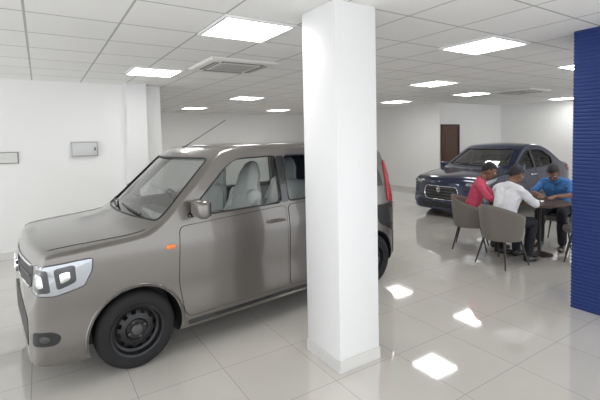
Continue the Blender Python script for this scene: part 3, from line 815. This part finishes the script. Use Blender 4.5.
    b.remesh('body', skin, t, .0065, 2)
    so = cl.remesh('shirt', shirt, t, .010, 3, .009); tr.remesh('trousers', M['trouser'], t, .011, 3, .006)
    # turned down collar
    cb = MB(); rs = []
    for uu, rr in ((.470, .068), (.515, .062), (.522, .066), (.488, .080)):
        rs.append([P(uu-.012*math.cos(a), rr*1.06*math.sin(a), .006+rr*math.cos(a)) for a in [2*math.pi*i/28 for i in range(28)]])
    cb.rings(rs, False); cb.build('collar', shirt, so, 60)
    # short hair: irregular hairline, fuller on top, short at the nape
    bm = bmesh.new(); bmesh.ops.create_uvsphere(bm, u_segments=72, v_segments=54, radius=1)
    kill = []
    for v in bm.verts:
        f, s_, q = v.co.x, v.co.y, v.co.z
        h = .44 if f > .60 else (.44-(.60-f)*.75 if f > .10 else (.065-(.10-f)*.85))
        if .02 < f < .30 and abs(s_) > .8: h -= .25                # sideburns
        h += .05*mnoise.noise(v.co*9)
        if q < h: kill.append(v)
    bmesh.ops.delete(bm, geom=kill, context='VERTS')
    for v in bm.verts:
        d = v.co.copy(); tex = .035*mnoise.noise(d*5)+random.uniform(-.014, .014)
        k = .985+tex+.075*max(0, d.z)+.04*max(0, d.x)*max(0, d.z)
        v.co = HC+hu*.02-hf*.008+(hf*d.x*.106+hs*d.y*.083+hu*d.z*.110)*k
    r = bmesh.ops.extrude_face_region(bm, geom=bm.faces[:]); c0 = HC+hu*.02
    for v in [g for g in r['geom'] if isinstance(g, bmesh.types.BMVert)]: v.co = c0+(v.co-c0)*.88
    bmesh.ops.recalc_face_normals(bm, faces=bm.faces)
    me = bpy.data.meshes.new('hair'); bm.to_mesh(me); bm.free(); me.materials.append(M['hair'])
    for p in me.polygons: p.use_smooth = True
    link('hair', me, t)
    for s in (-1, 1):
        e = MB(); e.ellipsoid(HC+hf*.083+hu*.010+hs*s*.033, (.011, .014, .007), ax, 14, 8); eo = e.build('eye', M['eye'], t)
        e = MB(); e.ellipsoid(HC+hf*.0925+hu*.010+hs*s*.033, (.003, .007, .006), ax, 10, 6); e.build('iris', M['pupil'], eo)
        e = MB(); e.tube([HC+hf*.098+hu*.030+hs*s*.016, HC+hf*.097+hu*.036+hs*s*.035, HC+hf*.082+hu*.032+hs*s*.055], [.004, .005, .003], 6); e.build('eyebrow', M['hair'], t)
    e = MB(); e.ellipsoid(HC+hf*.094-hu*.053, (.007, .022, .007), ax, 14, 8); e.build('mouth', M['lip'], t)
    if beard:
        e = MB(); e.tube([HC+hf*.104-hu*.038+hs*.026, HC+hf*.110-hu*.036, HC+hf*.104-hu*.038-hs*.026], [.004, .007, .004], 8); e.build('moustache', M['hair'], t)
    return t

def face(a): d = TAB-V(a); return math.atan2(d.y, d.x)
W = V((5.06, 3.01, 0)); Pk = V((5.43, 3.72, 0)); Bl = V((6.73, 3.08, 0)); Em = V((6.07, 2.44, 0))
chair(W, face(W), 'taupe tub chair nearest the camera holding the man in the white shirt')
chair(Pk, face(Pk), 'taupe tub chair holding the man in the pink shirt')
chair(Bl, face(Bl), 'taupe tub chair holding the man in the blue shirt')
chair(Em, face(Em), 'empty taupe tub chair tucked at the table, partly hidden by the blue column')
person('man in white long sleeved shirt and dark trousers seated with his back to the camera', W, face(W), 20, -8, 26,
    {-1: ((.28, -.27, .80), (.50, -.13, .79), (1, .3, -.05), 14), 1: ((.30, .26, .80), (.52, .12, .79), (1, -.25, -.05), 14)},
    {-1: ((.43, -.13, .53), (.36, -.13, .09), (.54, -.15, .03)), 1: ((.44, .12, .53), (.48, .12, .09), (.66, .13, .03))}, M['white'], True, M['skin1'])
person('man in a pink shirt seated left of the table, looking down towards the papers', Pk, face(Pk), 17, 12, 26,
    {-1: ((.27, -.27, .80), (.55, -.12, .79), (1, .25, -.05), 12), 1: ((.26, .29, .80), (.54, .16, .79), (1, -.3, -.05), 18)},
    {-1: ((.43, -.13, .53), (.40, -.13, .09), (.58, -.15, .03)), 1: ((.43, .14, .53), (.33, .14, .09), (.51, .16, .03))}, M['pink'], True, M['skin1'], True)
person('man in a blue short sleeved shirt seated behind the table, head bowed over it', Bl, face(Bl), 25, 6, 40,
    {-1: ((.32, -.27, .80), (.52, -.10, .79), (1, .35, -.05), 20), 1: ((.33, .26, .80), (.54, .10, .79), (1, -.2, -.05), 14)},
    {-1: ((.43, -.14, .53), (.36, -.15, .09), (.54, -.17, .03)), 1: ((.43, .15, .53), (.42, .16, .09), (.60, .18, .03))}, M['bluecloth'], False, M['skin1'])

make_hatch()
make_sedan()

# ------------------------------------------------------------------ light, world, camera
w = bpy.data.worlds.new('World'); SC.world = w; w.use_nodes = True
bg = w.node_tree.nodes['Background']; bg.inputs[0].default_value = (.95, .975, 1, 1); bg.inputs[1].default_value = 1.25
SC.view_settings.view_transform = 'Standard'; SC.view_settings.look = 'None'; SC.view_settings.exposure = .93

cam = bpy.data.cameras.new('Camera'); co = bpy.data.objects.new('Camera', cam); COL.objects.link(co)
F = 405.; pitch = 2.8
cam.sensor_width = 36; cam.lens = F/600*36
cam.shift_y = -(61.5-F*math.tan(R(pitch)))/600
m = Matrix.Rotation(R(-32.7), 4, 'Z') @ Matrix.Rotation(R(90-pitch), 4, 'X') @ Matrix.Rotation(R(-1.15), 4, 'Z')
co.matrix_world = Matrix.Translation((0, 0, 1.7)) @ m
SC.camera = co
